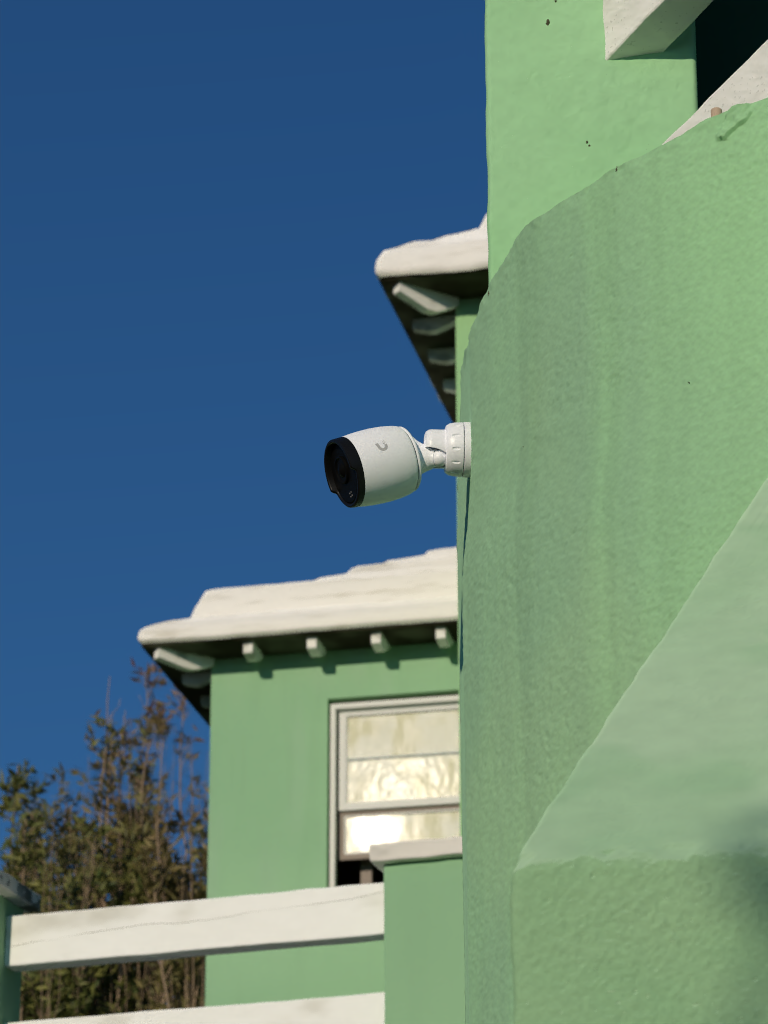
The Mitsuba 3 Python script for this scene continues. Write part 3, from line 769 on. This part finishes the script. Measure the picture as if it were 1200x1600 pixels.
    rg = man(trimesh.creation.revolve([(0, .0108), (.0308, .0108), (.0314, .0116), (.0308, .020), (.0296, .0260), (.0270, .0298), (.0240, .0308), (0, .0308)], sections=120))
    for k in range(12):
        a = k * math.pi / 6 + 0.16
        c = m3.Manifold.sphere(1, 24).scale([.0030, .0022, .0062]).translate([.0318, 0, .0205]).rotate([0, 0, math.degrees(a)])
        rg = rg - c
    RZ = MM @ frame([0, 1, 0], [0, 0, 1], [1, 0, 0], [0, 0, 0])       # revolved about z, z along the mount's axis
    put(K + '__lock_ring', moved(tri(rg), RZ), 'camera_white', smooth=35)
    so = man(trimesh.creation.revolve([(0, .029), (.0222, .029), (.0224, .0460), (.0218, .0495), (.0196, .0528), (.0160, .0542), (0, .0545)], sections=120))
    RI = np.linalg.inv(RZ)
    ball_w = atz(686.5, 716.0, Zm - 0.0155)
    neck_w = (M @ np.array([.0735, 0, 0, 1]))[:3]
    bl, nl = ((RI @ np.r_[p, 1])[:3] for p in (ball_w, neck_w))
    dirn = (nl - bl) / np.linalg.norm(nl - bl)
    cut = m3.Manifold.batch_hull([m3.Manifold.sphere(.0128, 40).translate(list(bl)), m3.Manifold.sphere(.0135, 40).translate(list(bl + dirn * 0.05)), m3.Manifold.sphere(.0135, 40).translate(list(bl + dirn * 0.03 + (RI[:3, :3] @ vw) * 0.03))])
    put(K + '__socket', moved(tri(so - cut), RZ), 'camera_white', smooth=35)
    b = trimesh.creation.icosphere(subdivisions=3, radius=.0096); b.apply_translation(ball_w)
    put(K + '__ball', b, 'camera_white', smooth=True)
    d = ball_w - neck_w; Ln = np.linalg.norm(d); d /= Ln
    y_ = np.cross(d, CU); y_ /= np.linalg.norm(y_)
    # the neck flares from the rear cap to a collar round the ball
    neck = lathe([(-.006, .0335), (-.001, .0300), (.004, .0262), (.010, .0216), (.016, .0180), (.022, .0152), (.029, .0126), (Ln - .008, .0103), (Ln - .004, .0098), (Ln - .004, .0)], 64)
    put(K + '__neck', moved(neck, frame(d, y_, np.cross(d, y_), neck_w)), 'camera_white', smooth=40)
    note(K, 'white bullet security camera with black front mounted on the green wall by a round base', 'security camera')
security_camera()

# ------------------------------------------------------------------ trees at the left
def tree(key, px, y, top_py, spread, n_stem, n_leaf, palette, seed, label, bare=0.0, dense_to=0.5, group=None, leaf_len=0.135, lean=0.0):
    rng = np.random.default_rng(seed)
    top = at(px, top_py, y); x, ztop_ = top[0], top[2]
    g = float(ground_z(np.array(x), np.array(y))) - 0.1
    H = ztop_ - g
    stems, twigs, tips = [], [], []
    for k in range(n_stem):
        h = H * (1.0 if k == 0 else rng.uniform(0.66, 0.97))
        a, r = rng.uniform(0, 2 * np.pi), spread * math.sqrt(rng.uniform(0.0, 1.0)) * (0.25 if k == 0 else 1)
        n = 26
        t = np.linspace(0, 1, n)
        wob = np.cumsum(rng.normal(0, 0.022, (n, 2)), 0)
        P = np.stack([x + lean * (t - 1) + 0.3 * r * math.cos(a) * 0.3 + r * math.cos(a) * t ** 1.3 + wob[:, 0] - wob[-1, 0] * (k == 0), y + r * math.sin(a) * t + wob[:, 1], g + h * t], -1)
        if k == 0: P[:, 0] += (x - P[-1, 0]) * t
        R0 = 0.013 + 0.012 * rng.random()
        stems.append(tube(P, R0 * (1 - t) ** 0.7 + 0.0035, 5))
        for m in range(34):                      # side twigs, upright
            u = rng.uniform(0.42, 0.99) ** 0.8
            i = min(int(u * (n - 1)), n - 2)
            b = P[i] + (P[i + 1] - P[i]) * (u * (n - 1) - i)
            aa = rng.uniform(0, 2 * np.pi); ln = rng.uniform(0.15, 0.62) * (1.15 - u * 0.8)
            d = np.array([math.cos(aa) * 0.62, math.sin(aa) * 0.62, rng.uniform(0.5, 1.0)]); d /= np.linalg.norm(d)
            q = np.linspace(0, 1, 6)[:, None]
            tw = b + d * ln * q + np.array([0, 0, 1]) * 0.12 * ln * q ** 2 + np.cumsum(rng.normal(0, 0.008, (6, 3)), 0)
            twigs.append(tube(tw, np.linspace(0.0055, 0.0022, 6), 3))
            hh = (b[2] - g) / H
            if rng.random() > bare * np.clip((hh - 0.62) / 0.22, 0, 1):
                for e in (5, 4, 3):
                    tips.append(tw[e])
    for k in range(26):                          # bare reedy canes between the leafy stems
        h = H * rng.uniform(0.62, 0.93); a = rng.uniform(0, 2 * np.pi); r_ = spread * math.sqrt(rng.uniform(0, 1)) * 1.05
        t = np.linspace(0, 1, 14)
        lean_ = rng.normal(0, 0.16)
        P = np.stack([x + r_ * math.cos(a) + lean_ * t ** 2 + rng.normal(0, 0.01, 14), y + r_ * math.sin(a) + rng.normal(0, 0.1) * t, g + h * t], -1)
        twigs.append(tube(P, 0.0085 * (1 - 0.75 * t), 4))
    tips = np.array(tips)
    v, f = joined(stems + twigs)
    put(key + '__trunk', (v, f), 'bark', smooth=False)
    # leaves: narrow blades in whorls round the twig ends
    per = n_leaf
    c = np.repeat(tips, per, 0)
    nl = len(c)
    d = rng.normal(0, 1, (nl, 3)); d[:, 2] = np.abs(d[:, 2]) * 0.9 + 0.15 * rng.normal(0, 1, nl); d /= np.linalg.norm(d, axis=1, keepdims=True)
    s = np.cross(d, rng.normal(0, 1, (nl, 3))); s /= np.linalg.norm(s, axis=1, keepdims=True)
    ln = leaf_len * rng.uniform(0.55, 1.15, (nl, 1)); wd = ln * rng.uniform(0.10, 0.17, (nl, 1))
    c = c + rng.normal(0, 0.035, (nl, 3))
    nn = np.cross(d, s)
    V = np.stack([c, c + d * ln * 0.45 + s * wd + nn * ln * 0.05, c + d * ln, c + d * ln * 0.45 - s * wd + nn * ln * 0.05], 1)
    Fq = np.arange(nl * 4).reshape(-1, 4)
    clump = meshkit.fbm(c / 0.35, 2, seed)[:, None]
    hh = np.clip(((c[:, 2] - g) / H - 0.55) / 0.45, 0, 1)[:, None]
    pal = np.array(palette, float)
    dry = np.clip(hh * 1.5 * (clump + rng.normal(0, .12, (nl, 1))) - 0.15, 0, 1) if bare > 0.25 else np.clip(clump * 1.6 - 0.95 + rng.normal(0, 0.14, (nl, 1)), 0, 1)
    mixg = np.clip(rng.normal(0.45, 0.3, (nl, 1)), 0, 1)
    col = pal[0] * (1 - mixg) + pal[1] * mixg
    col = col * (1 - dry) + pal[2] * dry
    col *= rng.uniform(0.75, 1.2, (nl, 1))
    put(key + '__crown', (V.reshape(-1, 3), Fq), 'leaf', smooth=False, color=np.repeat(col, 4, 0))
    note(key, label, 'tree', group)
GREENS = [(0.060, 0.085, 0.024), (0.20, 0.20, 0.055), (0.16, 0.075, 0.045)]
OLIVE = [(0.075, 0.082, 0.030), (0.25, 0.205, 0.08), (0.19, 0.090, 0.055)]
tree('tree', 30, 30.0, 1200, 0.55, 9, 6, GREENS, 1, 'dense olive shrub tree at the left edge with a rounded top', 0.1)
tree('tree_001', 105, 31.5, 1222, 0.50, 9, 5, OLIVE, 2, 'low feathery shrub tree second from the left edge behind the white rail', 0.15)
tree('tree_002', 170, 30.5, 1050, 0.40, 7, 5, GREENS, 3, 'tall thin topped shrub tree with reddish dead tips, left of the twin spires', 0.5)
tree('tree_003', 228, 31.0, 1050, 0.34, 6, 5, OLIVE, 4, 'slender brown tipped spire tree between two other spires', 0.5)
tree('tree_004', 292, 30.2, 1092, 0.34, 7, 5, OLIVE, 5, 'reddish brown spire tree nearest to the house corner', 0.5)
tree('tree_005', 215, 33.0, 1210, 0.65, 11, 7, GREENS, 6, 'leafy green shrub tree filling the gap below the spires', 0.1)
tree('tree_006', 60, 33.5, 1250, 0.70, 11, 7, GREENS, 7, 'dark green shrub tree low behind the left post', 0.0)
tree('tree_007', 320, 33.0, 1230, 0.55, 10, 7, GREENS, 8, 'green shrub tree half hidden by the left corner of the lower house', 0.0)

# an unseen tree, added so one branch end shades the parapet's right edge
def added_shade_tree():
    rng = np.random.default_rng(12)
    S = B0 + BE * 0.232 + EZ * 0.000
    c = S + SUN / np.linalg.norm(SUN) * 6.2
    base = np.array([c[0] - 0.9, c[1] - 0.5, 0.0]); top = np.array([base[0], base[1], 3.1])
    t = np.linspace(0, 1, 14)[:, None]
    trunk = tube(base + (top - base) * t + 0.03 * np.sin(5 * t) * [1, 0.4, 0], np.linspace(0.075, 0.04, 14), 9)
    branch = tube(top + (c - top) * t + np.array([0, 0, -0.10]) * np.sin(np.pi * t), np.linspace(0.030, 0.006, 14), 7)
    put('added_shade_tree__trunk', trunk, 'bark', smooth=True)
    put('added_shade_tree__branch', branch, 'bark', smooth=True)
    V = []
    for n, cen, rad in ((34, c, np.array([0.08, 0.08, 0.07])), (2600, top + [-0.25, -0.1, -0.15], np.array([0.55, 0.55, 0.42]))):
        d = rng.normal(0, 1, (n, 3)); d /= np.linalg.norm(d, axis=1, keepdims=True)
        p = cen + d * rad * rng.uniform(0.2, 1, (n, 1)) ** 0.5
        a = rng.normal(0, 1, (n, 3)); a /= np.linalg.norm(a, axis=1, keepdims=True)
        b = np.cross(a, rng.normal(0, 1, (n, 3))); b /= np.linalg.norm(b, axis=1, keepdims=True)
        V.append(np.stack([p - a * .035, p + b * .012, p + a * .035, p - b * .012], 1))
    V = np.vstack(V)
    put('added_shade_tree__crown', (V.reshape(-1, 3), np.arange(len(V) * 4).reshape(-1, 4)), 'leaf', color=np.tile([[0.07, 0.10, 0.03]], (len(V) * 4, 1)))
    note('added_shade_tree', 'small leafy tree added unseen behind the viewer so its branch shades the parapet edge', 'tree')
added_shade_tree()
